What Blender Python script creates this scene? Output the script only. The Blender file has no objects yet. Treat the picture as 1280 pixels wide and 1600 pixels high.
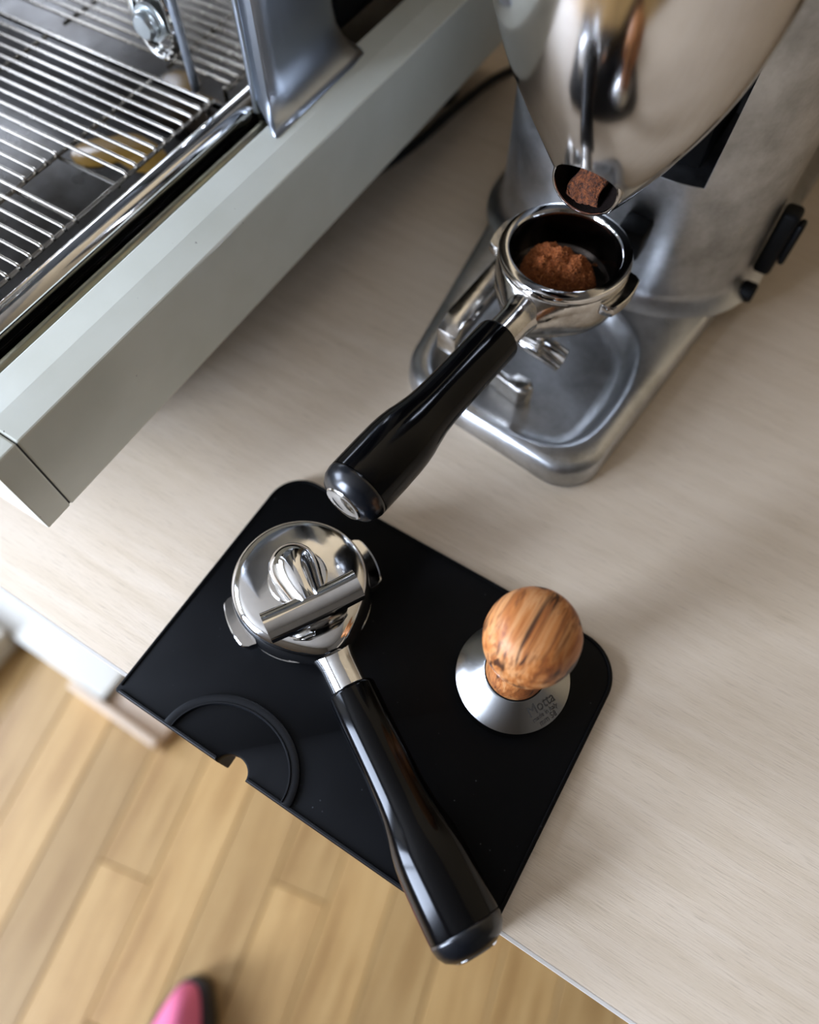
import bpy, bmesh, math, random
from mathutils import Vector, Matrix, noise
random.seed(7)
PI = math.pi
S = bpy.context.scene
C = S.collection

# ------------------------------------------------------------------ camera
cam_d = bpy.data.cameras.new('camera'); cam = bpy.data.objects.new('camera', cam_d); C.objects.link(cam)
F_PX, YAW, PITCH, ROLL = 1130.5, -0.555, 1.1015, -0.0027
cam_d.sensor_fit = 'HORIZONTAL'; cam_d.sensor_width = 36; cam_d.lens = F_PX/1280*36
cam_d.clip_start = 0.01; cam_d.clip_end = 30
fw = Vector((math.sin(YAW)*math.cos(PITCH), math.cos(YAW)*math.cos(PITCH), -math.sin(PITCH)))
rt = Vector((math.cos(YAW), -math.sin(YAW), 0)); up = rt.cross(fw)
r2 = rt*math.cos(ROLL)+up*math.sin(ROLL); u2 = -rt*math.sin(ROLL)+up*math.cos(ROLL)
m = Matrix((r2, u2, -fw)).transposed().to_4x4(); m.translation = Vector((0.1232, -0.0022, 0.3765))
cam.matrix_world = m
cam_d.dof.use_dof = True; cam_d.dof.focus_distance = 0.342; cam_d.dof.aperture_fstop = 4.2
S.camera = cam

# ------------------------------------------------------------------ world, daylight through the two windows, exposure
w = bpy.data.worlds.new('world'); S.world = w; w.use_nodes = True
w.node_tree.nodes['Background'].inputs[0].default_value = (0.62, 0.76, 1.0, 1)
w.node_tree.nodes['Background'].inputs[1].default_value = 1.0
def area(name, loc, target, sx, sy, power, col):
    d = bpy.data.lights.new(name, 'AREA'); d.shape = 'RECTANGLE'; d.size = sx; d.size_y = sy
    d.energy = power; d.color = col
    o = bpy.data.objects.new(name, d); C.objects.link(o); o.location = loc
    o.rotation_euler = (Vector(target)-Vector(loc)).to_track_quat('-Z', 'Y').to_euler()
    return o
area('daylight', (-1.35, -1.97, 0.60), (-1.35, 0, 0.60), 1.05, 1.70, 140, (0.68, 0.785, 1.0))
area('daylight', (-2.07, -0.75, 0.98), (0, -0.75, 0.98), 1.15, 1.05, 44, (0.68, 0.785, 1.0))
vs = S.view_settings
vs.view_transform = 'Standard'; vs.look = 'None'; vs.exposure = 0.68; vs.gamma = 1; vs.use_curve_mapping = False

# ------------------------------------------------------------------ materials
class NT:
    def __init__(s, name):
        s.m = bpy.data.materials.new(name); s.m.use_nodes = True
        s.t = s.m.node_tree; s.n = s.t.nodes; s.b = s.n['Principled BSDF']
    def node(s, kind, **kw):
        n = s.n.new(kind)
        for k, v in kw.items():
            if k in n.inputs: n.inputs[k].default_value = v
            else: setattr(n, k, v)
        return n
    def link(s, a, b): s.t.links.new(a, b)
    def coords(s, scale=(1, 1, 1), rot=(0, 0, 0), kind='Object'):
        tc = s.node('ShaderNodeTexCoord'); mp = s.node('ShaderNodeMapping')
        mp.inputs['Scale'].default_value = scale; mp.inputs['Rotation'].default_value = rot
        s.link(tc.outputs[kind], mp.inputs['Vector']); return mp.outputs['Vector']
    def noise(s, vec, scale, detail=4, rough=.55, dist=0):
        n = s.node('ShaderNodeTexNoise'); n.inputs['Scale'].default_value = scale; n.inputs['Detail'].default_value = detail
        n.inputs['Roughness'].default_value = rough; n.inputs['Distortion'].default_value = dist
        s.link(vec, n.inputs['Vector']); return n.outputs['Fac']
    def ramp(s, fac, stops, interp='LINEAR'):
        r = s.node('ShaderNodeValToRGB'); r.color_ramp.interpolation = interp
        e = r.color_ramp.elements
        while len(e) < len(stops): e.new(.5)
        for el, (p, c) in zip(e, stops):
            el.position = p; el.color = (*c, 1) if len(c) == 3 else c
        s.link(fac, r.inputs['Fac']); return r.outputs['Color']
    def mix(s, a, b, fac, mode='MIX'):
        x = s.node('ShaderNodeMix', data_type='RGBA', blend_type=mode)
        if hasattr(fac, 'is_linked'): s.link(fac, x.inputs['Factor'])
        else: x.inputs['Factor'].default_value = fac
        for v, k in ((a, 'A'), (b, 'B')):
            i = [q for q in x.inputs if q.name == k and q.type == 'RGBA'][0]
            if hasattr(v, 'is_linked'): s.link(v, i)
            else: i.default_value = (*v, 1)
        return [q for q in x.outputs if q.type == 'RGBA'][0]
    def bump(s, fac, strength=.3, dist=.001):
        b = s.node('ShaderNodeBump'); b.inputs['Strength'].default_value = strength; b.inputs['Distance'].default_value = dist
        s.link(fac, b.inputs['Height']); s.link(b.outputs['Normal'], s.b.inputs['Normal'])
    def col(s, v):
        if hasattr(v, 'is_linked'): s.link(v, s.b.inputs['Base Color'])
        else: s.b.inputs['Base Color'].default_value = (*v, 1)
    def rough(s, v):
        if hasattr(v, 'is_linked'): s.link(v, s.b.inputs['Roughness'])
        else: s.b.inputs['Roughness'].default_value = v
    def set(s, **kw):
        for k, v in kw.items(): s.b.inputs[k.replace('_', ' ')].default_value = v

def plain(name, col, rough=.5, metal=0, spec=.5, bump=None):
    t = NT(name); t.col(col); t.rough(rough); t.set(Metallic=metal); t.b.inputs['Specular IOR Level'].default_value = spec
    if bump: t.bump(t.noise(t.coords(), bump[0], 3), bump[1], bump[2])
    return t.m
def metal(name, col, r0, r1, scale, bump=0, stretch=(1, 1, 1), dark=None, bscale=60):
    t = NT(name); t.set(Metallic=1.0); v = t.coords(stretch)
    n = t.noise(v, scale, 5, .6)
    rr = t.ramp(n, [(.3, (r0,)*3), (.7, (r1,)*3)]); t.rough(rr)
    if dark:
        n2 = t.noise(t.coords(), scale*.35, 5, .7)
        t.col(t.ramp(n2, [(.35, dark), (.6, col)]))
    else: t.col(col)
    if bump: t.bump(t.noise(t.coords(), bscale, 4), bump, .0006)
    return t.m
def wood(name, cols, scale, long_axis, rough=.5, streak=(.35, .75), rings=None, rand=0, bump=.15, fine=None, stretch=(.06, .03, 6), spec=.5):
    t = NT(name); sc = [1, 1, 1]; sc[long_axis] = stretch[0]
    v = t.coords(tuple(x*scale for x in sc))
    n = t.noise(v, 6, 8, .62, .6)
    c = t.ramp(n, [(streak[0], cols[0]), ((streak[0]+streak[1])/2, cols[1]), (streak[1], cols[2])])
    sc2 = [1, 1, 1]; sc2[long_axis] = stretch[1]
    n2 = t.noise(t.coords(tuple(x*scale*stretch[2] for x in sc2)), 9, 3, .6)
    c = t.mix(c, fine or cols[0], t.ramp(n2, [(.56, (0, 0, 0)), (.72, (.55, .55, .55))]))
    n3 = t.noise(t.coords(tuple(x*scale*.25 for x in (1, 1, 1))), 3, 3, .5)
    c = t.mix(c, cols[2], t.ramp(n3, [(.4, (0, 0, 0)), (.75, (.5, .5, .5))]))
    if rand:
        oi = t.node('ShaderNodeObjectInfo'); hs = t.node('ShaderNodeHueSaturation')
        mr = t.node('ShaderNodeMapRange'); mr.inputs['To Min'].default_value = 1-rand; mr.inputs['To Max'].default_value = 1+rand*.7
        t.link(oi.outputs['Random'], mr.inputs['Value']); t.link(mr.outputs['Result'], hs.inputs['Value'])
        t.link(c, hs.inputs['Color']); c = hs.outputs['Color']
    t.col(c); t.rough(rough); t.bump(n2, bump, .0004); t.b.inputs['Specular IOR Level'].default_value = spec
    return t.m

M = {}
M['counter'] = wood('pale_oak_laminate', [(.60, .485, .345), (.67, .55, .41), (.72, .605, .47)], 20, 0, .45, (.25, .75), fine=(.40, .31, .215), bump=.3, stretch=(.09, .05, 9), spec=.25)
M['counter_edge'] = plain('edge_band', (.78, .74, .68), .4)
M['plank'] = wood('floor_oak', [(.26, .14, .045), (.39, .235, .085), (.47, .305, .125)], 9, 1, .38, (.3, .72), rand=.2)
M['subfloor'] = plain('subfloor', (.22, .14, .07), .6)
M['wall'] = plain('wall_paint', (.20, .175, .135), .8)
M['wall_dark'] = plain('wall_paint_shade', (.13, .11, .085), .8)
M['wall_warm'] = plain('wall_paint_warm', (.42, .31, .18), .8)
M['ceiling'] = plain('ceiling_paint', (.27, .25, .22), .85)
M['white'] = plain('white_lacquer', (.60, .58, .50), .4)
M['beige'] = plain('beige_board', (.62, .49, .36), .5)
M['cabinet'] = wood('cabinet_wood', [(.36, .26, .17), (.45, .35, .25), (.5, .40, .30)], 10, 2, .5)
M['frame'] = plain('window_frame', (.75, .76, .76), .4)
t = NT('ivory_enamel'); t.col(t.mix(t.ramp(t.noise(t.coords(), 30, 4), [(.3, (.70, .70, .59)), (.7, (.745, .745, .64))]), (.10, .08, .06), t.ramp(t.noise(t.coords(), 260, 3, .6), [(.745, (0, 0, 0)), (.77, (.8, .8, .8))]))); t.rough(.24)
t.set(Coat_Weight=.25, Coat_Roughness=.12); M['ivory'] = t.m
M['seam'] = plain('seam_shadow_gap', (.03, .03, .028), .7)
M['steel_mirror'] = metal('polished_steel', (.50, .48, .45), .04, .12, 40)
M['chrome'] = metal('chrome', (.80, .79, .77), .03, .13, 45, .05, dark=(.62, .61, .60))
M['chrome_stained'] = metal('stained_chrome', (.76, .74, .71), .05, .26, 90, .12, dark=(.40, .37, .33), bscale=220)
M['wire'] = metal('grid_wire_steel', (.48, .44, .38), .26, .28, 60)
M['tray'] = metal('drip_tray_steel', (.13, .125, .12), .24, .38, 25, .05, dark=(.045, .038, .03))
M['panel'] = metal('brushed_side_panel', (.40, .43, .47), .30, .42, 12, stretch=(1, 1, .1))
M['cast'] = metal('cast_aluminium', (.56, .565, .57), .27, .42, 55, .22, dark=(.33, .33, .32), bscale=160)
M['cast_polish'] = metal('cast_rim_aluminium', (.60, .60, .60), .22, .34, 40, .1)
M['hull'] = metal('polished_aluminium', (.70, .685, .67), .07, .15, 20, .03, dark=(.60, .58, .57), bscale=26)
M['brass_strip'] = metal('dull_yellow_strip', (.42, .40, .26), .28, .45, 30, dark=(.25, .21, .17))
M['black_gloss'] = plain('black_bakelite', (.001, .001, .0013), .12, spec=.2)
M['cap'] = plain('dark_grey_cap', (.004, .005, .007), .25, spec=.6)
M['black'] = plain('black_plastic', (.003, .003, .003), .5, spec=.15)
M['basket_in'] = metal('dark_basket_steel', (.10, .085, .075), .12, .3, 60)  # one dark metal tone for the whole inside of the basket
t = NT('black_rubber')
vo = t.node('ShaderNodeTexVoronoi'); vo.inputs['Scale'].default_value = 150; t.link(t.coords(), vo.inputs['Vector'])
sp = t.ramp(vo.outputs['Distance'], [(.0, (1, 1, 1)), (.05, (1, 1, 1)), (.07, (0, 0, 0))])
wn = t.ramp(t.noise(t.coords(), 40, 2), [(.5, (0, 0, 0)), (.62, (1, 1, 1))])
t.col(t.mix((.0012, .0014, .002), (.06, .065, .07), t.mix(sp, wn, 1.0, 'MULTIPLY')))
t.rough(t.ramp(t.noise(t.coords(), 30, 4), [(.3, (.42,)*3), (.7, (.55,)*3)])); t.b.inputs['Specular IOR Level'].default_value = .13
M['rubber'] = t.m
t = NT('rubber_lip'); t.col((.004, .0048, .0065)); t.rough(.5); t.b.inputs['Specular IOR Level'].default_value = .3; M['rubber_lip'] = t.m
# olive wood of the tamper knob: distorted bands with dark veins
t = NT('olive_wood')
rt_ = (.15, .0, -.20)
va = t.coords((1, .10, .45), rt_)
n1 = t.noise(va, 120, 5, .6, 1.6)
c = t.ramp(n1, [(.30, (.15, .04, .012)), (.42, (.33, .10, .025)), (.50, (.47, .17, .045)), (.60, (.58, .28, .11)), (.72, (.36, .12, .03))])
n2 = t.noise(t.coords((1, .045, .3), rt_), 300, 4, .6, 1.2)
c = t.mix(c, (.20, .065, .02), t.ramp(n2, [(.53, (0, 0, 0)), (.62, (.8, .8, .8))]))
n3 = t.noise(t.coords((1, .05, .3), rt_), 170, 2, .5, .8)
c = t.mix(c, (.035, .012, .006), t.ramp(n3, [(.575, (0, 0, 0)), (.64, (.92, .92, .92))]))
t.col(c); t.rough(.45); t.b.inputs['Specular IOR Level'].default_value = .3; M['olive'] = t.m
# turned steel with concentric machining marks
t = NT('turned_steel'); t.set(Metallic=1.0, Anisotropic=.85); t.col((.47, .465, .45)); t.rough(.2)
tg = t.node('ShaderNodeTangent', direction_type='RADIAL', axis='Z'); t.link(tg.outputs['Tangent'], t.b.inputs['Tangent'])
M['turned'] = t.m
M['engrave'] = plain('engraving', (.05, .045, .04), .6)
t = NT('ground_coffee'); n = t.noise(t.coords(), 900, 3, .7)
t.col(t.ramp(n, [(.38, (.05, .014, .004)), (.52, (.32, .09, .019)), (.65, (.62, .20, .045))])); t.rough(.9)
t.bump(n, .9, .001); M['coffee'] = t.m
t = NT('coffee_grain'); oi = t.noise(t.coords(), 2500, 1)
t.col(t.ramp(oi, [(.35, (.05, .013, .004)), (.5, (.34, .092, .019)), (.65, (.62, .20, .048))])); t.rough(.85); M['grain'] = t.m
t = NT('shaded_coffee'); n = t.noise(t.coords(), 700, 3, .7)  # darker copy of the ground coffee, chute shade put into its colour
t.col(t.ramp(n, [(.35, (.025, .007, .002)), (.55, (.13, .034, .007)), (.7, (.24, .066, .013))])); t.rough(.9); t.bump(n, .9, .001); M['coffee_shaded'] = t.m
M['chute_dark'] = plain('dark_chute_film', (.007, .004, .003), .8, spec=.1, bump=(700, .6, .0006))  # near-black tone for the inside of the chute mouth
M['amber'] = plain('amber_gloss', (.36, .20, .035), .12)
M['pink'] = plain('pink_knit', (.74, .17, .30), .85, bump=(300, .5, .002))
M['shoe_black'] = plain('shoe_sole_black', (.012, .010, .010), .6)
M['cord'] = plain('cord_rubber', (.008, .008, .008), .5)
M['zinc'] = metal('zinc_bolt', (.66, .70, .69), .25, .4, 60)
t = NT('window_glass'); t.set(Transmission_Weight=1.0); t.rough(0); M['glass'] = t.m

# ------------------------------------------------------------------ mesh helpers
def link(name, me, mt, parent=None, smooth=True, angle=35, world=True):
    o = bpy.data.objects.new(name, me); C.objects.link(o)
    if not me.materials: me.materials.append(M[mt])
    if parent is not None:
        o.parent = parent
    if smooth:
        for p in me.polygons: p.use_smooth = True
        try:
            me.set_sharp_from_angle(angle=math.radians(angle))
        except Exception: pass
    return o
def fin(name, bm, mt, parent=None, smooth=True, angle=35, off=None, recalc=True):
    if recalc: bmesh.ops.recalc_face_normals(bm, faces=bm.faces)
    if off is None and parent is not None and parent.get('_w'): off = parent.location
    if off is not None: bmesh.ops.translate(bm, vec=-Vector(off), verts=bm.verts)
    me = bpy.data.meshes.new(name); bm.to_mesh(me); bm.free()
    return link(name, me, mt, parent, smooth, angle)
def thing(name, label, cat, loc=(0, 0, 0), rot=(0, 0, 0), group=None, world=False):
    o = bpy.data.objects.new(name, None); C.objects.link(o); o.empty_display_size = .02
    o.location = loc; o.rotation_euler = rot; o['label'] = label; o['category'] = cat
    if group: o['group'] = group
    if world: o['_w'] = 1
    return o
def tag(o, label, cat, group=None, kind=None):
    o['label'] = label; o['category'] = cat
    if group: o['group'] = group
    if kind: o['kind'] = kind
    return o
def struct(o, label=None):
    o['kind'] = 'structure'
    if label: o['label'] = label
    return o
def bbox(x0, x1, y0, y1, z0, z1, bev=0, seg=2):
    bm = bmesh.new(); bmesh.ops.create_cube(bm, size=1)
    for v in bm.verts:
        v.co = Vector(((x0+x1)/2+v.co.x*(x1-x0), (y0+y1)/2+v.co.y*(y1-y0), (z0+z1)/2+v.co.z*(z1-z0)))
    if bev: bmesh.ops.bevel(bm, geom=bm.edges[:], offset=bev, segments=seg, affect='EDGES', profile=.5)
    return bm
def rings(loops, close=True, cap0=True, cap1=True, bm=None):
    bm = bm or bmesh.new(); R = [[bm.verts.new(p) for p in lp] for lp in loops]; n = len(R[0])
    for a, b in zip(R, R[1:]):
        for i in range(n if close else n-1):
            j = (i+1) % n; bm.faces.new((a[i], a[j], b[j], b[i]))
    if cap0: bm.faces.new(R[0][::-1])
    if cap1: bm.faces.new(R[-1])
    return bm
def lathe(prof, n=64, axis='Z', o=(0, 0, 0), bm=None, a0=0, a1=2*PI):
    """prof: (r, h) pairs; r=0 ends are closed with a tiny cap"""
    lp = []
    for r, h in prof:
        r = max(r, 1e-5); q = []
        for i in range(n):
            a = 2*PI*i/n; x, y = r*math.cos(a), r*math.sin(a)
            p = (x, y, h) if axis == 'Z' else ((h, x, y) if axis == 'X' else (x, h, y))
            q.append(Vector(p)+Vector(o))
        lp.append(q)
    return rings(lp, bm=bm, cap0=prof[0][0] < 1e-4, cap1=prof[-1][0] < 1e-4)
def lathe_closed(prof, n=64, o=(0, 0, 0)):
    bm = lathe(prof+[prof[0]], n, o=o); bmesh.ops.remove_doubles(bm, verts=bm.verts, dist=1e-7); return bm
def tube(path, rad, n=10, bm=None, caps=True):
    P = [Vector(p) for p in path]; lp = []
    t0 = (P[1]-P[0]).normalized(); ref = Vector((0, 0, 1)) if abs(t0.z) < .9 else Vector((1, 0, 0))
    nx = t0.cross(ref).normalized()
    for i, p in enumerate(P):
        tn = ((P[min(i+1, len(P)-1)]-P[max(i-1, 0)])).normalized()
        nx = (nx-tn*nx.dot(tn)).normalized(); ny = tn.cross(nx)
        r = rad[i] if isinstance(rad, (list, tuple)) else rad
        lp.append([p+nx*r*math.cos(2*PI*k/n)+ny*r*math.sin(2*PI*k/n) for k in range(n)])
    return rings(lp, bm=bm, cap0=caps, cap1=caps)
def prism(poly, z0, z1, bev=0, seg=2, axis='Z'):
    bm = bmesh.new(); vs = [bm.verts.new((x, y, z0)) for x, y in poly]; f = bm.faces.new(vs)
    g = bmesh.ops.extrude_face_region(bm, geom=[f]); ex = [v for v in g['geom'] if isinstance(v, bmesh.types.BMVert)]
    bmesh.ops.translate(bm, vec=(0, 0, z1-z0), verts=ex)
    bmesh.ops.recalc_face_normals(bm, faces=bm.faces)
    if bev:
        ed = [e for e in bm.edges if abs(e.verts[0].co.z-z1) < 1e-7 and abs(e.verts[1].co.z-z1) < 1e-7]
        bmesh.ops.bevel(bm, geom=ed, offset=bev, segments=seg, affect='EDGES', profile=.5)
    return bm
def round_poly(pts, radii, n=10):
    out = []; N = len(pts)
    for i in range(N):
        p, a, b = Vector(pts[i]), Vector(pts[i-1]), Vector(pts[(i+1) % N]); r = radii[i]
        if r <= 0: out.append(tuple(p)); continue
        da, db = (a-p).normalized(), (b-p).normalized(); ang = da.angle(db); d = r/math.tan(ang/2)
        c = p+(da+db).normalized()*(r/math.sin(ang/2))
        s, e = p+da*d-c, p+db*d-c
        a0 = math.atan2(s.y, s.x); a1 = math.atan2(e.y, e.x); da_ = (a1-a0+PI) % (2*PI)-PI
        for k in range(n+1):
            q = a0+da_*k/n; out.append((c.x+r*math.cos(q), c.y+r*math.sin(q)))
    return out
def catmull(pts, n=8):
    P = [Vector(p) for p in pts]; out = []
    for i in range(len(P)-1):
        p0, p1, p2, p3 = P[max(i-1, 0)], P[i], P[i+1], P[min(i+2, len(P)-1)]
        for k in range(n):
            u = k/n
            out.append(.5*((2*p1)+(p2-p0)*u+(2*p0-5*p1+4*p2-p3)*u*u+(3*p1-p0-3*p2+p3)*u**3))
    out.append(P[-1]); return out

# ------------------------------------------------------------------ the room
FZ = -0.85
floor = struct(fin('floor', bbox(-2.0, 2.2, -1.9, .70, FZ-.08, FZ-.012), 'subfloor', smooth=False))
me = None
px_w, px_l = .088, .62
bm = bbox(-px_w/2+.0006, px_w/2-.0006, -px_l/2+.0006, px_l/2-.0006, -.012, 0, .0012, 1)
plank_me = bpy.data.meshes.new('plank'); bm.to_mesh(plank_me); bm.free(); plank_me.materials.append(M['plank'])
FA = math.radians(12)      # the boards run at a slight angle to the counter
for i in range(-13, 14):
    for j in range(-4, 3):
        u, v_ = i*px_w, (j+((i*37) % 10)/10.0)*px_l-.25
        x = u*math.cos(FA)-v_*math.sin(FA)-.12; y = u*math.sin(FA)+v_*math.cos(FA)
        if -1.45 < x < 1.1 and -1.5 < y < .30:
            o = bpy.data.objects.new('plank', plank_me); C.objects.link(o); o.parent = floor
            o.location = (x, y, FZ+random.uniform(-.0004, .0004)); o.rotation_euler = (0, 0, FA)
def wall(name, x0, x1, y0, y1, z0, z1, mt='wall'): return struct(fin(name, bbox(x0, x1, y0, y1, z0, z1), mt, smooth=False))
ZT = 1.85
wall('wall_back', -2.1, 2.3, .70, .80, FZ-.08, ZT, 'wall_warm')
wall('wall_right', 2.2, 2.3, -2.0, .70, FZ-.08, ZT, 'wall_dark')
def wall_two(name, pos, holes, mt, x=-2.1, xe=2.3, side=False):
    bm = bmesh.new()
    def add(u0, u1, a, b_):
        b = bbox(pos-.1, pos, u0, u1, a, b_) if side else bbox(u0, u1, pos-.1, pos, a, b_); me_ = bpy.data.meshes.new('tmp'); b.to_mesh(me_); b.free(); bm.from_mesh(me_); bpy.data.meshes.remove(me_)
    for a, b, z0, z1 in holes:
        add(x, a, FZ-.08, ZT); add(a, b, FZ-.08, z0); add(a, b, z1, ZT); x = b
    add(x, xe, FZ-.08, ZT)
    return struct(fin(name, bm, mt, smooth=False))
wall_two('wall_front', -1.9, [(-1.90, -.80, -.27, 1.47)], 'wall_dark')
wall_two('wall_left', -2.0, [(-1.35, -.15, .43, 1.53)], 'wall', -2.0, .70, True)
struct(fin('ceiling', bbox(-2.1, 2.3, -2.0, .80, ZT, ZT+.1), 'ceiling', smooth=False))
def window(name, axis, pos, a0, a1, z0, z1):
    r = bpy.data.objects.new(name, None); C.objects.link(r); struct(r)
    def b(u0, u1, y0, y1, zz0, zz1): return bbox(pos+y0, pos+y1, u0, u1, zz0, zz1, .004, 1) if axis == 'x' else bbox(u0, u1, pos+y0, pos+y1, zz0, zz1, .004, 1)
    for nm, u0, u1, zz0, zz1 in (('window_frame', a0, a0+.05, z0, z1), ('window_frame', a1-.05, a1, z0, z1),
            ('window_frame', a0+.05, a1-.05, z0, z0+.05), ('window_frame', a0+.05, a1-.05, z1-.05, z1),
            ('mullion', (a0+a1)/2-.025, (a0+a1)/2+.025, z0+.05, z1-.05)):
        fin(nm, b(u0, u1, .02, .07, zz0, zz1), 'frame', r)
window('window_1', 'y', -1.96, -1.90, -.80, -.27, 1.47)
window('window_2', 'x', -2.055, -1.35, -.15, .43, 1.53)

# ------------------------------------------------------------------ counter
ct = thing('countertop', 'pale oak laminate countertop carrying the coffee machine, grinder and black mat', 'countertop', (.1, .34, -.032), world=True)
fin('top', bbox(-1.15, 1.35, .0015, .69, -.032, 0, .0008, 2), 'counter', ct)
fin('edge_band', bbox(-1.15, 1.35, 0, .0015, -.032, -.0002), 'counter_edge', ct, smooth=False)
cb = thing('base_cabinet', 'wooden base cabinet under the pale countertop', 'cabinet', (.5, .36, FZ), world=True)
fin('body', bbox(-.26, 1.30, .075, .68, FZ, -.032), 'cabinet', cb, smooth=False)
for i in range(3):
    x0 = -.255+i*.52
    d = fin('door', bbox(x0, x0+.512, .056, .0745, FZ+.09, -.05, .002), 'cabinet', cb)
    fin('handle', tube([(x0+.05, .054, -.14), (x0+.05, .036, -.145), (x0+.05, .036, -.255), (x0+.05, .054, -.26)], .004), 'chrome', d, off=cb.location)
fin('end_panel', bbox(-1.12, -1.10, .07, .68, FZ, -.032), 'cabinet', cb, smooth=False)

# things on the floor below the left end of the counter
def box_bin(name, label, x0, x1, y0, y1, h, mt, cat):
    r = thing(name, label, cat, ((x0+x1)/2, (y0+y1)/2, FZ), world=True)
    fin('body', bbox(x0, x1, y0, y1, FZ, FZ+h-.012, .006, 3), mt, r)
    fin('lid', bbox(x0-.004, x1+.004, y0-.004, y1+.004, FZ+h-.0118, FZ+h, .004, 3), mt, r)
    return r
box_bin('storage_box', 'long low white box on the floor under the counter edge', -.86, -.44, -.040, .26, .05, 'white', 'box')
box_bin('storage_box', 'white box at the far left frame edge, jutting out over the floor', -.90, -.645, -.30, -.046, .07, 'white', 'box')
bd = thing('wooden_board', 'pale beige board on the floor beside the white box', 'board', (-.43, -.02, FZ), world=True)
fin('board', bbox(-.5, -.318, -.058, -.046, FZ, FZ+.05, .002), 'beige', bd)
fin('batten', bbox(-.435, -.32, -.0455, .04, FZ, FZ+.03, .002), 'beige', bd)

# pink shoe of the photographer
sh = thing('shoe', 'pink shoe with a black sole standing on the wooden floor', 'shoe', (-.066, -.262, FZ), (0, 0, math.radians(20)))
def shoe_loop(z, k, toe, wide, n=40, L=.27):
    lp = []
    for i in range(n):
        a = 2*PI*i/n; c_, s_ = math.cos(a), math.sin(a)
        yy = -L/2+(L/2)*s_; u = (yy+L)/L
        wd = wide*(.80+.26*math.sin(PI*min(1, u*1.05)**1.3))
        lp.append(Vector((wd*c_*abs(c_)**-.28 if abs(c_) > 1e-3 else 0, yy*k+(toe if s_ > 0 else 0)*s_-(1-k)*.10, z)))
    return lp
fin('sole', rings([shoe_loop(0, .99, 0, .047), shoe_loop(.004, 1.0, 0, .050), shoe_loop(.036, 1.0, 0, .0505), shoe_loop(.042, .99, 0, .048)]), 'shoe_black', sh)
up_ = [shoe_loop(.041, .975, 0, .0462), shoe_loop(.050, .955, 0, .0445), shoe_loop(.063, .91, 0, .040), shoe_loop(.074, .83, 0, .032), shoe_loop(.082, .71, 0, .022), shoe_loop(.086, .5, 0, .011)]
up_ = [[Vector((v.x*.88-.005, v.y-.004, v.z)) for v in q] for q in up_]
fin('upper', rings(up_, cap0=False), 'pink', sh, angle=80)
fin('collar', tube([(.032*math.cos(a), -.19+.055*math.sin(a), .078+.006*abs(math.sin(a))) for a in [2*PI*i/24 for i in range(25)]], .008, 10), 'shoe_black', sh)

# ------------------------------------------------------------------ espresso machine
XS, ZB, ZI = -.1126, .05, .110       # outer side plane, underside and top of the ivory frame
em = thing('espresso_machine', 'ivory framed espresso machine with polished steel backsplash, standing left on the countertop', 'espresso machine', (-.35, .30, 0), world=True)
XL, YF, YB = -.62, .036, .56
def rail(y0, y1, bev=.0010):      # ivory rail, its top breaks into a slight outward slope
    pr = [(XS-.033, ZB), (XS, ZB), (XS, ZI-.0022), (XS-.016, ZI), (XS-.033, ZI)]
    b = rings([[Vector((x, y, z)) for x, z in pr] for y in (y0, y1)]); bmesh.ops.recalc_face_normals(b, faces=b.faces)
    ed = [e for e in b.edges if not (abs(e.verts[0].co.x-(XS-.016)) < 1e-6 and abs(e.verts[1].co.x-(XS-.016)) < 1e-6)]
    bmesh.ops.bevel(b, geom=ed, offset=bev, segments=2, affect='EDGES', profile=.5); return b
fin('side_rail', rail(.0522, YB), 'ivory', em, angle=5)
fin('end_cap', rail(YF, .0516), 'ivory', em, angle=5)
fin('side_rail', bbox(XL, XL+.033, .0522, YB, ZB, ZI, .0014, 2), 'ivory', em)
fin('front_rail', bbox(XL, XS-.0335, YF, .0516, ZB, ZI, .0014, 2), 'ivory', em)
fin('seam', bbox(XS-.031, XS-.0008, .0514, .0524, ZB+.001, ZI-.0030), 'seam', em, smooth=False)
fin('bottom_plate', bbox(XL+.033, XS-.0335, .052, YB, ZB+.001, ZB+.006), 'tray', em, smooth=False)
for x, y in ((XS-.09, .13), (XL+.09, .13), (XS-.05, YB-.06), (XL+.05, YB-.06)):
    fin('foot', lathe([(0, 0), (.018, 0), (.020, .004), (.017, .02), (.016, ZB-.0005), (0, ZB-.0005)], 28, o=(x, y, 0)), 'black', em)
# inner dull yellow ledge and dark gap liner beside the drip tray
fin('inner_ledge', tube([(-.1575, .054, .0985), (-.1575, .290, .0985)], .0036, 14), 'brass_strip', em)
fin('gap_liner', bbox(-.1475, -.1458, .053, .2935, ZB+.006, ZI-.004), 'black', em, smooth=False)
fin('gap_floor', bbox(-.1655, -.148, .053, .2935, ZB+.006, .088), 'black', em, smooth=False)
# backsplash (mirror), its right-hand rounded edge and the upper body behind it
YS = .294
fin('backsplash', bbox(XL+.04, -.1655, YS, YS+.003, ZB+.007, .46), 'steel_mirror', em, smooth=False)
fin('backsplash_edge', tube([(-.1640, YS-.001, .104), (-.1640, YS-.001, .46)], .0022, 14), 'panel', em)
fin('divider_rod', tube([(-.2125, YS-.0004, .1000), (-.2150, YS-.0004, .46)], .0023, 14), 'panel', em)
bo = fin('bolt', lathe([(0, -.0065), (.0058, -.0065), (.0072, -.0052), (.0078, -.003), (.0078, .0)], 32, 'Y', (-.231, YS-.0045, .1355)), 'zinc', em)
fin('washer', lathe([(0, -.0015), (.0098, -.0015), (.0102, -.0008), (.0102, .001)], 32, 'Y', (-.231, YS-.0035, .1355)), 'zinc', bo, off=em.location)
fin('slot_ring', tube([(-.231+.0145*math.cos(a), YS-.0015, .1385+.023*math.sin(a)) for a in [2*PI*i/48 for i in range(49)]], .0022, 10), 'chrome', bo, off=em.location)
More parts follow.
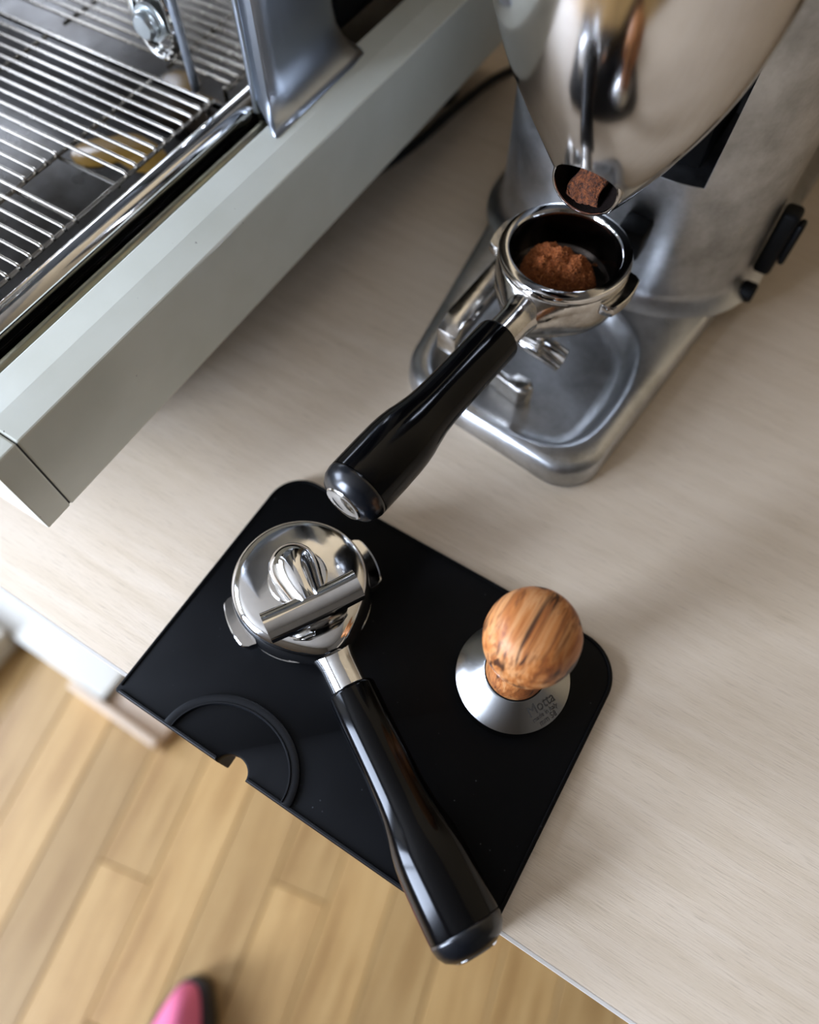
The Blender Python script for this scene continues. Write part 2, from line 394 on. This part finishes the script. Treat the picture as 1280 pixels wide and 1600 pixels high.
# right-hand body panel: flat sheet with a flared lower lip, rounded rear corner
prof = [(-.1340, .1108), (-.1385, .1120), (-.1440, .1165), (-.1480, .1230), (-.1495, .1310), (-.1500, .1400), (-.1500, .46)]
plan = [(-.0135, .2930), (-.0060, .2912), (-.0012, .2898), (0, .2915)] + [(.0, .2915+.058*i/6) for i in range(1, 7)] + [(-.020*(1-math.cos(a)), .3495+.020*math.sin(a)) for a in [PI/2*i/6 for i in range(1, 7)]] + [(-.06, .3695)]
lp = []
for x, z in prof:
    fl = x+.15; row = []
    for k, (dx, y) in enumerate(plan):
        f = max(0, min(1, 1+dx/.0135))                       # the flare fades out round the two corners
        row.append(Vector((-.15+dx+fl*f, y-(fl*1.15*f if k <= 3 else 0)+(fl*.6*f if k > 9 else 0), z)))
    lp.append(row)
bm = rings(lp, close=False, cap0=False, cap1=False)
sp_o = fin('body_panel', bm, 'panel', em, angle=60)
sm = sp_o.modifiers.new('thick', 'SOLIDIFY'); sm.thickness = .0012
fin('added_brew_head', bbox(XL+.06, -.185, .095, YS-.001, .252, .46, .012, 3), 'panel', em)  # unseen overhang, added to keep light off the drip tray
fin('added_light_block', bbox(XL+.06, XS-.070, .085, YB-.02, .006, ZB+.0005), 'black', em, smooth=False)  # unseen box, added to stop light leaking under the machine
for gx in (-.46, -.255):
    fin('added_brew_group', lathe([(0, .186), (.034, .186), (.036, .190), (.036, .214), (.030, .220), (.026, .2515), (0, .2515)], 48, o=(gx, .135, 0)), 'chrome', em)  # groups out of view, added to shade the tray and nearby counter
fin('rear_housing', bbox(XL+.05, -.160, .372, YB-.01, ZI-.002, .46, .006, 3), 'black', em)
fin('upper_body', bbox(XL+.05, -.172, YS+.0035, .3715, ZI-.03, .46, .003), 'black', em)

# drip tray with its chrome bar (a lift-out thing) and the wire grid above it
dt = thing('drip_tray', 'shiny steel drip tray with a chrome side bar, sunk in the espresso machine', 'drip tray', (-.38, .17, ZB+.006), world=True)
TX0, TX1, TY0, TY1, TZ = XL+.04, -.170, .056, .292, .0585
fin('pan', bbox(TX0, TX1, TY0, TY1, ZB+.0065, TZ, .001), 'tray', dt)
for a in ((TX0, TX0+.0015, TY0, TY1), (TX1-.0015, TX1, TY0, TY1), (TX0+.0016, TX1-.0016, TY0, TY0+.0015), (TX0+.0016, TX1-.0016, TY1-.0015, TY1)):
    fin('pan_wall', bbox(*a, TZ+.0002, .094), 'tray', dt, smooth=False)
fin('side_bar', tube(catmull([(-.1765, .0565, .100), (-.1765, .06, .100), (-.1765, .15, .100), (-.1765, .2835, .100), (-.1765, .2865, .100)], 3),
    [.006]+[.0082]*(11)+[.006], 28), 'chrome', dt)
pu = []
for i in range(40):
    a = 2*PI*i/40; r = .03*(1+.35*math.sin(2*a+.6)+.2*math.sin(3*a+2))
    pu.append((-.262+r*math.cos(a)*.8, .262+r*math.sin(a)*.7))
tag(fin('amber_patch', prism(pu, TZ+.0001, TZ+.0010, .0004, 2), 'amber'), 'amber puddle in the drip tray beneath the wire grid', 'patch')  # irregular flat amber shape on the tray floor

gr = thing('drip_grid', 'steel wire grid lying over the drip tray of the espresso machine', 'grid', (-.38, .17, .10), world=True)
GX, GZ, GP = -.1935, .1050, .00812
bmw = tube([(0, 0, 0), (1, 0, 0)], .00108, 8)
def wire_mesh(length):
    b = tube([(-length, 0, 0), (-.0025, 0, 0), (-.0004, 0, -.0003), (0, 0, -.0022)], .00108, 8)
    me_ = bpy.data.meshes.new('wire'); b.to_mesh(me_); b.free(); me_.materials.append(M['wire'])
    for p in me_.polygons: p.use_smooth = True
    return me_
wl, ws = wire_mesh(.375), wire_mesh(.330)
for k in range(28):
    y = .2842-GP*k; short = 10 <= k <= 13
    o = bpy.data.objects.new('wire', ws if short else wl); C.objects.link(o); o.parent = gr
    o.location = Vector((-.2372 if short else GX+.0012, y, GZ))-Vector(gr.location)
for x in (GX, -.2385, -.3255, -.412, -.5):
    fin('cross_wire', tube([(x, .2885, GZ-.0024), (x, .0605, GZ-.0024)], .0012, 8), 'wire', gr)
for y in (.2045, .1715):
    fin('hole_wire', tube([(-.2385, y, GZ-.0042), (GX, y, GZ-.0042)], .0011, 8), 'wire', gr)
for x, y in ((GX, .285), (GX, .062), (-.5, .285), (-.5, .062)):
    fin('foot', tube([(x-.004, y, GZ-.0034), (x-.004, y, TZ+.0002)], .0014, 8), 'wire', gr)

# ------------------------------------------------------------------ grinder
g = thing('coffee_grinder', 'cast aluminium coffee grinder with a polished front, standing right of the espresso machine', 'coffee grinder', (.04, .40, 0), world=True)
outl = round_poly([(-.0300, .2305), (.1025, .2150), (.1420, .5900), (-.0690, .5900)], [.030, .024, .03, .03], 14)
rec_pts = [(-.0175, .330), (-.0195, .295), (-.0185, .262), (-.0115, .2435), (.004, .2340), (.030, .2300), (.056, .2300), (.0770, .2350), (.0885, .2480), (.0935, .272), (.0938, .300), (.0865, .325), (.0700, .3400), (.0480, .3480), (.0200, .3500), (-.0050, .3450)]
cx, cy = .040, .288
def star(poly, n=144):
    """radius of a closed outline as seen from the recess centre"""
    res = []
    for i in range(n):
        a = 2*PI*i/n; d = Vector((math.cos(a), math.sin(a))); best = None
        for p, q in zip(poly, poly[1:]+poly[:1]):
            ex, ey = q[0]-p[0], q[1]-p[1]; den = d.x*ey-d.y*ex
            if abs(den) < 1e-12: continue
            tt = ((p[0]-cx)*ey-(p[1]-cy)*ex)/den; uu = ((p[0]-cx)*d.y-(p[1]-cy)*d.x)/den
            if tt > 0 and -1e-6 <= uu <= 1+1e-6 and (best is None or tt > best): best = tt
        res.append((d, best))
    return res
so = star(outl); sr = star([tuple(v) for v in catmull([(*p, 0) for p in rec_pts+[rec_pts[0]]], 8)][:-1] if False else [(v.x, v.y) for v in catmull([(*p, 0) for p in rec_pts+[rec_pts[0]]], 8)][:-1])
def L(st, z, k=1.0, d=0): return [Vector((cx+u.x*(r*k+d), cy+u.y*(r*k+d), z)) for u, r in st]
BT = .020
base_loops = [L(so, .0005, 1, -.002), L(so, .003, 1, 0), L(so, .0135, 1, -.0006), L(so, .017, 1, -.0018), L(so, .0192, 1, -.0042), L(so, BT, 1, -.0075),
              L(sr, BT, 1, .004), L(sr, BT-.0006, 1, .0016), L(sr, BT-.0030, 1, -.0004), L(sr, BT-.0065, 1, -.0020), L(sr, BT-.0100, 1, -.0045), L(sr, BT-.0118, 1, -.008), L(sr, BT-.0126, 1, -.014), L(sr, BT-.0130, .4, 0)]
fin('base', rings(base_loops), 'cast', g, angle=50)
# column: rounded front, concave foot, cavity behind the grinding chamber
def col_loop(z, d=0, fl=0):
    p = round_poly([(-.050-d, .357-d-fl), (.1255+d, .357-d-fl), (.1255+d, .585), (-.050-d, .585)], [.060+d, .062+d, .01, .01], 14)
    return [Vector((x, y, z)) for x, y in p]
cl = [col_loop(BT-.001, .010), col_loop(BT+.0008, .0075), col_loop(BT+.003, .0045), col_loop(BT+.007, .0018), col_loop(BT+.012, .0003), col_loop(.06), col_loop(.11), col_loop(.20), col_loop(.34), col_loop(.345, -.004)]
colm = fin('column', rings(cl), 'cast', g, angle=40)
cut_bm = prism(round_poly([(-.012, .30), (.0805, .30), (.0885, .43), (-.012, .43)], [0, 0, .01, .01], 6), .1095, .31)
for v in cut_bm.verts:
    v.co.x += min((v.co.z-.1095)*.19, .0085) if v.co.x > .03 else 0
cut = fin('cutter', cut_bm, 'black', None, off=g.location)
cut.location = g.location
bo_ = colm.modifiers.new('cut', 'BOOLEAN'); bo_.operation = 'DIFFERENCE'; bo_.object = cut; bo_.solver = 'EXACT'
bpy.context.view_layer.update()
dg = bpy.context.evaluated_depsgraph_get()
nm = bpy.data.meshes.new_from_object(colm.evaluated_get(dg)); colm.modifiers.clear()
colm.data = nm
bpy.data.objects.remove(cut)
nm.materials.clear(); nm.materials.append(M['cast'])
for p in nm.polygons: p.material_index = 0; p.use_smooth = True
nm.set_sharp_from_angle(angle=math.radians(35))
bv = colm.modifiers.new('bevel', 'BEVEL'); bv.width = .0012; bv.segments = 2; bv.limit_method = 'ANGLE'; bv.angle_limit = math.radians(50)
fin('cavity_shade_block', bbox(-.0105, .0770, .3700, .4280, .1100, .3090, .003, 2), 'black', g)  # black block set in the cavity, stands in for its deep shade
# polished grinding chamber (the bullet-shaped front shell)
sec = [(.0435, .3010, .1280, .0120), (.0435, .3010, .1350, .0165), (.0430, .3025, .1460, .0240), (.0420, .3060, .1590, .0330), (.0400, .3105, .1750, .0435), (.0370, .3150, .1920, .0530),
       (.0345, .3180, .2120, .0600), (.0325, .3200, .2350, .0650), (.0315, .3210, .2600, .0680), (.0315, .3210, .3000, .0690), (.0315, .3210, .3300, .0690), (.0315, .3210, .3340, .0670)]
P4 = []
for i in range(len(sec)-1):
    for k in range(5):
        u = k/5; a = [sec[max(i-1, 0)], sec[i], sec[i+1], sec[min(i+2, len(sec)-1)]]
        P4.append([.5*((2*a[1][c_])+(a[2][c_]-a[0][c_])*u+(2*a[0][c_]-5*a[1][c_]+4*a[2][c_]-a[3][c_])*u*u+(3*a[1][c_]-a[0][c_]-3*a[2][c_]+a[3][c_])*u**3) for c_ in range(4)])
P4.append(sec[-1])
hl = [[Vector((x+r*math.cos(2*PI*i/72), y+r*math.sin(2*PI*i/72), z)) for i in range(72)] for x, y, z, r in P4]
chm = fin('grinding_chamber', rings(hl), 'hull', g, angle=60)
fin('chamber_lid', lathe([(0, .3345), (.060, .3345), (.0605, .338), (.056, .343), (.02, .346), (0, .346)], 56, o=(.0315, .321, 0)), 'black', g)
# chute: short tube that leaves the chamber towards the front, mouth cut upright
mo = Vector((.0430, .2800, .1490)); ax = Vector((.0, -1.0, -.10)).normalized()
sx = ax.cross(Vector((0, 0, 1))).normalized(); sz = sx.cross(ax)
def ch_loop(d, rx, rz, dz=0): return [mo+ax*d+sx*rx*math.cos(2*PI*i/48)+sz*(rz*math.sin(2*PI*i/48)+dz) for i in range(48)]
chu = fin('chute', rings([ch_loop(-.030, .0130, .0130, .004), ch_loop(-.022, .0172, .0172, .002), ch_loop(-.008, .0172, .0172), ch_loop(-.0012, .0169, .0169), ch_loop(-.0003, .0166, .0166), ch_loop(0, .0162, .0162)]), 'hull', g, angle=50)
def carve(ob, cutter):
    md = ob.modifiers.new('cut', 'BOOLEAN'); md.operation = 'DIFFERENCE'; md.object = cutter; md.solver = 'EXACT'
    bpy.context.view_layer.update()
    me_ = bpy.data.meshes.new_from_object(ob.evaluated_get(bpy.context.evaluated_depsgraph_get())); ob.modifiers.clear()
    mt_0 = ob.data.materials[0]; ob.data = me_; me_.materials.clear(); me_.materials.append(mt_0)
    for p in me_.polygons: p.material_index = 0; p.use_smooth = True
    me_.set_sharp_from_angle(angle=math.radians(40))
cut2 = fin('cutter', rings([ch_loop(-.0165, .0115, .0115), ch_loop(-.012, .0148, .0148), ch_loop(-.004, .0155, .0155), ch_loop(.02, .0158, .0158)]), 'black', None, off=g.location); cut2.location = g.location
carve(chu, cut2); carve(chm, cut2); bpy.data.objects.remove(cut2)
fin('chute_lining', rings([ch_loop(-.0010, .01535, .01535), ch_loop(-.004, .0152, .0152), ch_loop(-.0118, .0145, .0145), ch_loop(-.0160, .0112, .0112)], cap0=False), 'chute_dark', g)
# fork that carries the portafilter: two prongs reaching forward from the column
HD = Vector((-.1164, -.993, 0)).normalized(); LT = Vector((-HD.y, HD.x, 0)); HC = Vector((.0380, .2924, 0))
def pf(a, l, z): return HC+HD*a+LT*l+Vector((0, 0, z))
def slab(pts, hw, h, bev=.0012):
    lp_ = []
    for p, w_, hh in zip(pts, hw, h):
        lp_.append([p+LT*w_, p+LT*w_-Vector((0, 0, hh)), p-LT*w_-Vector((0, 0, hh)), p-LT*w_])
    b = rings(lp_); bmesh.ops.recalc_face_normals(b, faces=b.faces)
    bmesh.ops.bevel(b, geom=b.edges[:], offset=bev, segments=2, affect='EDGES', profile=.5); return b
fin('fork_arm', slab([pf(-.067, -.0375, .0640), pf(.0, -.0375, .0640), pf(.046, -.0355, .0640), pf(.0575, -.0335, .0620)], [.0065]*4, [.012, .012, .014, .017]), 'chrome_stained', g, angle=30)
tabp = round_poly([(.0155, .2655), (.0300, .2630), (.0345, .2672), (.0440, .2670), (.0480, .2620), (.0462, .2560), (.0415, .2540), (.0200, .2590)], [.002]*8, 4)
fin('tray_tab', prism(tabp, .0076, .0205, .0008), 'chrome_stained', g, angle=30)
# black switch blocks on the right flank and a dark block under the chute
kn = fin('switch', bbox(.1262, .1375, .4105, .424, .0300, .0760, .003, 3), 'black', g)
fin('rocker', bbox(.1376, .1420, .4125, .422, .0400, .0700, .002, 3), 'black', kn, off=g.location)
fin('small_button', lathe([(0, 0), (.006, 0), (.0066, .002), (.0066, .008), (.0055, .0095), (0, .0095)], 24, 'X', (.1262, .404, .0205)), 'black', g)
fin('dark_block', bbox(.050, .0665, .341, .3575, .0640, .0830, .002, 2), 'black', g)

# ------------------------------------------------------------------ portafilters
def portafilter(label, loc, rot, filled):
    r = thing('portafilter', label, 'portafilter', loc, rot, 'portafilters with black handles')
    # basket with rolled rim
    fin('basket', lathe([(.0290, -.0030), (.0294, -.0008), (.0302, 0), (.0330, 0), (.0348, -.0006), (.0355, -.0022), (.0352, -.0040), (.0338, -.0044)], 96), 'chrome', r)
    fin('basket_bowl', lathe([(.0291, -.0025), (.0288, -.010), (.0284, -.0225), (.0265, -.0245), (0, -.0245)], 72), 'basket_in', r)
    # body: bowl that narrows to the neck
    body = lathe([(.0330, -.0048), (.0349, -.0050), (.0354, -.0062), (.0356, -.0130), (.0355, -.0200), (.0351, -.0245), (.0343, -.0280), (.0330, -.0303), (.0312, -.0317), (.0285, -.0324), (.0200, -.0330), (0, -.0334)], 96)
    for v in body.verts:      # teardrop pull towards the handle
        a = math.atan2(v.co.y, v.co.x); rr = math.hypot(v.co.x, v.co.y)
        if v.co.z < -.006 and rr > .018:
            f = max(0, math.cos(a))**9*min(1, (-v.co.z-.006)/.006)
            v.co.x += .0070*f
    fin('body', body, 'chrome_stained' if filled else 'chrome', r, angle=60)
    for s in (-1, 1):
        lp_ = []
        for k in range(17):
            u = k/16; a = s*PI/2+(u-.5)*.86; e = min(1, min(u, 1-u)*9+.15)
            ro = .0352+.0062*e; z0, z1 = -.0072-.0008*u, -.0142
            lp_.append([Vector((q*math.cos(a), q*math.sin(a), z)) for q, z in ((.0345, z0), (ro-.0006, z0), (ro, z0-.0006), (ro, z1+.0006), (ro-.0006, z1), (.0345, z1))])
        fin('lug', rings(lp_), 'chrome_stained' if filled else 'chrome', r, angle=40)
    ZA = -.0170
    fin('neck', lathe([(.0118, .0300), (.0112, .0365), (.0098, .0410), (.0092, .0450), (.0090, .0600), (.0088, .0610)], 48, 'X', (0, 0, ZA)), 'chrome_stained' if filled else 'chrome', r, angle=60)
    hp = [(.0085, .0585), (.0112, .0585), (.0120, .0592), (.0123, .0605), (.0122, .0800), (.0123, .1000), (.0126, .1120), (.0133, .1200), (.0145, .1270), (.0157, .1330), (.0164, .1390), (.0167, .1450), (.0168, .1560), (.0167, .1690), (.0166, .1712)]
    hb = lathe(hp, 64, 'X', (0, 0, ZA))
    fin('handle', hb, 'black_gloss', r, angle=60)
    ec = fin('end_cap', lathe([(.0162, .1713), (.0166, .1716), (.0166, .1730), (.0158, .1765), (.0138, .1795), (.0105, .1815), (.0085, .1820), (0, .1822)], 56, 'X', (0, 0, ZA)), 'cap', r, angle=60)
    fin('badge', lathe([(.0098, .1812), (.0101, .1818), (.0095, .1824), (.0082, .1821), (.0060, .1823), (.0030, .1825), (0, .1825)], 40, 'X', (0, 0, ZA)), 'chrome', ec)
    # double spout: round nose plus a cross pipe, cut open along its upper side
    cap_ = []
    n0, n1, r0_, r1_ = Vector((-.0020, 0, -.0425)), Vector((.0225, 0, -.0478)), .0122, .0086
    d0 = (n1-n0).normalized(); pth, rad_ = [], []
    for k in range(9):
        a = PI/2*k/8; pth.append(n0-d0*r0_*math.cos(a)); rad_.append(max(r0_*math.sin(a), 2e-4))
    for k in range(1, 11):
        u = k/10; pth.append(n0.lerp(n1, u)); rad_.append(r0_+(r1_-r0_)*u*u*(3-2*u))
    sp = fin('spout', tube(pth, rad_, 40), 'chrome', r, angle=80)
    fin('spout_stem', lathe([(.0112, -.0330), (.0112, -.0420), (.0090, -.0450)], 40), 'chrome', sp)
    fin('spout_collar', lathe([(.0150, -.0315), (.0150, -.0342), (.0142, -.0350), (.0110, -.0350)], 48), 'chrome', sp)
    lp_ = []; N = 24; R0, R1 = .0078, .0066
    for k in range(21):
        y = -.0235+.047*k/20; dz = -.0016*(abs(y)/.0235)**2
        prof_ = [(math.cos(PI*i/12), -math.sin(PI*i/12)) for i in range(13)]
        ring_ = [Vector((.0235+R0*c_, y, -.0480+dz+R0*s_)) for c_, s_ in prof_]+[Vector((.0235+R1*c_, y, -.0480+dz+R1*s_)) for c_, s_ in prof_[::-1]]
        lp_.append(ring_)
    fin('spout_pipe', rings(lp_), 'chrome', sp, angle=40)
    return r
p1 = portafilter('portafilter held upright under the grinder chute, filled with brown ground coffee', (.0380, .2924, .1000), (0, 0, math.atan2(-.993, -.1164)), True)
p2 = portafilter('empty portafilter lying upside down on the black mat, handle over the edge', (.0050, .0825, .0062), (PI, 0, math.atan2(-.514, .858)), False)

# ------------------------------------------------------------------ coffee
def coffee_height(x, y):
    r = math.hypot(x, y)
    h = -.0262+.003*noise.noise(Vector((x*120, y*120, 3)))
    dx, dy = x-(-.0035), y-(-.001)
    ang = math.atan2(dy, dx); rad = .0172*(1+.22*math.sin(ang*2+1.0)+.16*math.sin(ang*3+.4))
    q = max(0, 1-(math.hypot(dx, dy)/rad)**2)
    h += .0225*q**.5*(1+.25*noise.noise(Vector((x*170, y*170, 9))))
    return h+.0016*noise.noise(Vector((x*420, y*420, 1)))*(q > 0)
bm = bmesh.new(); NR, NA = 40, 96; prev = None
ctr = bm.verts.new((0, 0, coffee_height(0, 0)))
for i in range(1, NR+1):
    rr = .0280*i/NR; ring_ = []
    for k in range(NA):
        a = 2*PI*k/NA; x, y = rr*math.cos(a), rr*math.sin(a); ring_.append(bm.verts.new((x, y, coffee_height(x, y))))
    for k in range(NA):
        j = (k+1) % NA
        if prev: bm.faces.new((prev[k], ring_[k], ring_[j], prev[j]))
        else: bm.faces.new((ctr, ring_[k], ring_[j]))
    prev = ring_
low = [bm.verts.new((v.co.x, v.co.y, -.0300)) for v in prev]
for k in range(NA):
    j = (k+1) % NA; bm.faces.new((prev[k], low[k], low[j], prev[j]))
bm.faces.new(low[::-1])
gc = thing('ground_coffee', 'mound of brown ground coffee inside the upright portafilter basket', 'coffee', (.0380, .2924, .1000))
fin('mound', bm, 'coffee', gc, angle=180)
def grain_cloud(spots, parent, name='grains'):
    bm = bmesh.new()
    tet = [Vector(v) for v in ((1, 1, 1), (-1, -1, 1), (-1, 1, -1), (1, -1, -1))]
    for p, s in spots:
        q = Matrix.Rotation(random.uniform(0, 6.28), 3, Vector((random.gauss(0, 1), random.gauss(0, 1), random.gauss(0, 1))).normalized())
        vs_ = [bm.verts.new(Vector(p)+q@(v*s*random.uniform(.6, 1.2))) for v in tet]
        for f in ((0, 1, 2), (0, 3, 1), (0, 2, 3), (1, 3, 2)): bm.faces.new([vs_[i] for i in f])
    o = fin(name, bm, 'grain', parent, smooth=False); o['kind'] = 'stuff'; return o
sp_ = []
while len(sp_) < 7000:
    a, rr = random.uniform(0, 2*PI), .026*math.sqrt(random.random()); x, y = rr*math.cos(a), rr*math.sin(a); z = coffee_height(x, y)
    if z > -.0235 or random.random() < .01: sp_.append(((x, y, z+.0001), random.uniform(.00028, .00065)))
grain_cloud(sp_, gc)
# coffee sliding out of the chute
cc = thing('ground_coffee', 'brown ground coffee clinging inside the mouth of the grinder chute', 'coffee', tuple(mo))
def slide(u, d):
    k = (-d-.0035)/.0100                                        # 0 at the lip, 1 deep inside
    X = u*(.0086-.0018*k)+.0010*math.sin(k*5)+.0014
    Z = -.0136+.0009*abs(u)+k*(.0150-.0060*u*u)+.0010*noise.noise(Vector((u*5, k*3, 5)))-.0018*math.exp(-((u-.15)/.16)**2)*(1-k)
    rr = math.hypot(X, Z)
    if rr > .0146: X *= .0146/rr; Z *= .0146/rr
    return ax*d+sx*X+sz*Z
bm = bmesh.new(); G = []
for i in range(22):
    G.append([bm.verts.new(slide(k/16*2-1, -.0135+.0100*i/21)) for k in range(17)])
for a, b in zip(G, G[1:]):
    for k in range(16): bm.faces.new((a[k], a[k+1], b[k+1], b[k]))
sl = fin('clump', bm, 'coffee_shaded', cc, angle=180)
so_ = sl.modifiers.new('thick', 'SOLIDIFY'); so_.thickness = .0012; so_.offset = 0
spots = [(slide(random.uniform(-1, 1), random.uniform(-.013, -.0036)), random.uniform(.00015, .00036)) for i in range(160)]
grain_cloud(spots, cc)

# ------------------------------------------------------------------ tamping mat
mt_ = thing('tamping_mat', 'black rubber tamping mat hooked over the countertop edge', 'mat', (.057, .07, 0), world=True)
MX0, MX1, MY0, MY1, MT = -.0511, .1655, -.0085, .1454, .0058
NX, NR_ = .0240, .0088
poly = round_poly([(MX0, MY0), (MX0, MY1), (MX1, MY1), (MX1, MY0)], [.0015, .0200, .0235, .006], 12)
notch = [(NX+NR_*math.cos(a), MY0+NR_*.85*math.sin(a)) for a in [PI*i/16 for i in range(17)]]
poly = poly + notch      # outline runs left, back, right, then along the front with the half-round notch
bm = prism(poly, .0003, MT, .0012, 2)
fin('sheet', bm, 'rubber', mt_, angle=40)
# thin raised border that runs around three sides
fin('front_flap', prism([(MX0+.001, -.0085), (MX1-.006, -.0085), (MX1-.006, -.0016), (MX0+.001, -.0016)][::-1], -.022, -.0002), 'rubber', mt_, smooth=False) if False else None
def flap(x0, x1): return bbox(x0, x1, MY0, -.0012, -.022, .0004, .0006, 1)
fin('front_flap', flap(MX0+.0015, NX-NR_-.0002), 'rubber', mt_)
fin('front_flap', flap(NX+NR_+.0002, MX1-.006), 'rubber', mt_)
def ridge(pts, wdt, h, z=MT-.0003):
    lp_ = []; P = [Vector((*p, 0)) for p in pts]
    for i, p in enumerate(P):
        tn = (P[min(i+1, len(P)-1)]-P[max(i-1, 0)]).normalized(); nn = Vector((-tn.y, tn.x, 0))
        lp_.append([p+nn*wdt/2+Vector((0, 0, z)), p+nn*wdt*.42+Vector((0, 0, z+h*.8)), p+nn*wdt*.25+Vector((0, 0, z+h)), p-nn*wdt*.25+Vector((0, 0, z+h)), p-nn*wdt*.42+Vector((0, 0, z+h*.8)), p-nn*wdt/2+Vector((0, 0, z))])
    return rings(lp_)
arc = [(.0200+.0362*math.cos(a), -.0070+.0292*math.sin(a)) for a in [PI*(i/48) for i in range(49)]]
fin('rest_ring', ridge(arc, .0054, .0022), 'rubber_lip', mt_, angle=40)
fin('rest_lip', ridge([(.0200+.0338*math.cos(a), -.0068+.0268*math.sin(a)) for a in [PI*(i/48) for i in range(49)]], .0012, .0028), 'rubber_lip', mt_, angle=40)
fin('front_lip', ridge([(MX0+.003, MY0+.0014), (NX-NR_-.0008, MY0+.0014)], .0018, .0014), 'rubber_lip', mt_)
fin('front_lip', ridge([(NX+NR_+.0008, MY0+.0014), (MX1-.008, MY0+.0014)], .0018, .0014), 'rubber_lip', mt_)
bp = round_poly([(MX0+.0016, MY0+.004), (MX0+.0016, MY1-.0016), (MX1-.0016, MY1-.0016), (MX1-.0016, MY0+.008)], [0, .0184, .022, 0], 12)
fin('border', ridge(bp, .0016, .0010), 'rubber', mt_, angle=40)

# ------------------------------------------------------------------ tamper
tm = thing('tamper', 'coffee tamper with an olive wood knob and steel base on the black mat', 'tamper', (.1192, .1022, MT))
fin('base', lathe([(0, 0), (.0284, 0), (.0290, .0006), (.0290, .0088), (.0286, .0098), (.0160, .0195), (.0152, .0200), (.0150, .0192), (0, .0192)], 128), 'turned', tm, angle=25)
fin('ring', lathe([(.0149, .0188), (.0152, .0200), (.0148, .0206), (.0142, .0204)], 64), 'black', tm)
fin('knob', lathe([(0, .0196), (.0142, .0196), (.0146, .0206), (.0138, .0250), (.0122, .0310), (.0112, .0370), (.0110, .0420), (.0116, .0465), (.0135, .0510), (.0165, .0560), (.0190, .0615), (.0205, .0680), (.0209, .0735), (.0203, .0800), (.0186, .0858), (.0158, .0902), (.0120, .0930), (.0070, .0944), (0, .0948)], 96), 'olive', tm, angle=80)
def cone_z(r): return .0098+(.0286-r)*(.0195-.0098)/(.0286-.0160)
def engraved(txt, size, rad, parent, off):
    cu = bpy.data.curves.new('txt', 'FONT'); cu.body = txt; cu.size = size; cu.align_x = 'CENTER'; cu.align_y = 'CENTER'; cu.resolution_u = 3; cu.offset = .000008
    to = bpy.data.objects.new('txt', cu); C.objects.link(to); bpy.context.view_layer.update()
    me_ = bpy.data.meshes.new_from_object(to.evaluated_get(bpy.context.evaluated_depsgraph_get())); bpy.data.objects.remove(to)
    A = math.radians(-24)
    e_r = Vector((math.cos(A), math.sin(A))); e_t = Vector((-e_r.y, e_r.x))
    for v in me_.vertices:
        q = e_r*(rad-v.co.y)+e_t*(v.co.x+off)
        v.co = Vector((q.x, q.y, cone_z(q.length)+.00018))
    me_.materials.clear(); me_.name = 'engraving'
    return link('engraving', me_, 'engrave', parent, smooth=False)
engraved('Motta', .0066, .0198, tm, .001)
engraved('made in Italy', .0029, .0236, tm, .001)
engraved('mm 58', .0036, .0264, tm, .001)

# ------------------------------------------------------------------ power cord
cd = thing('power_cord', 'black power cord on the countertop behind the espresso machine', 'cord', (-.135, .5, 0), world=True)
fin('cable', tube(catmull([(-.165, .36, .0035), (-.148, .400, .0035), (-.1405, .440, .0035), (-.1370, .477, .0035), (-.1335, .508, .0035), (-.126, .545, .0035), (-.105, .59, .0035), (-.08, .62, .0035)], 8), .0033, 12), 'cord', cd)
for o in S.objects:
    if '_w' in o: del o['_w']
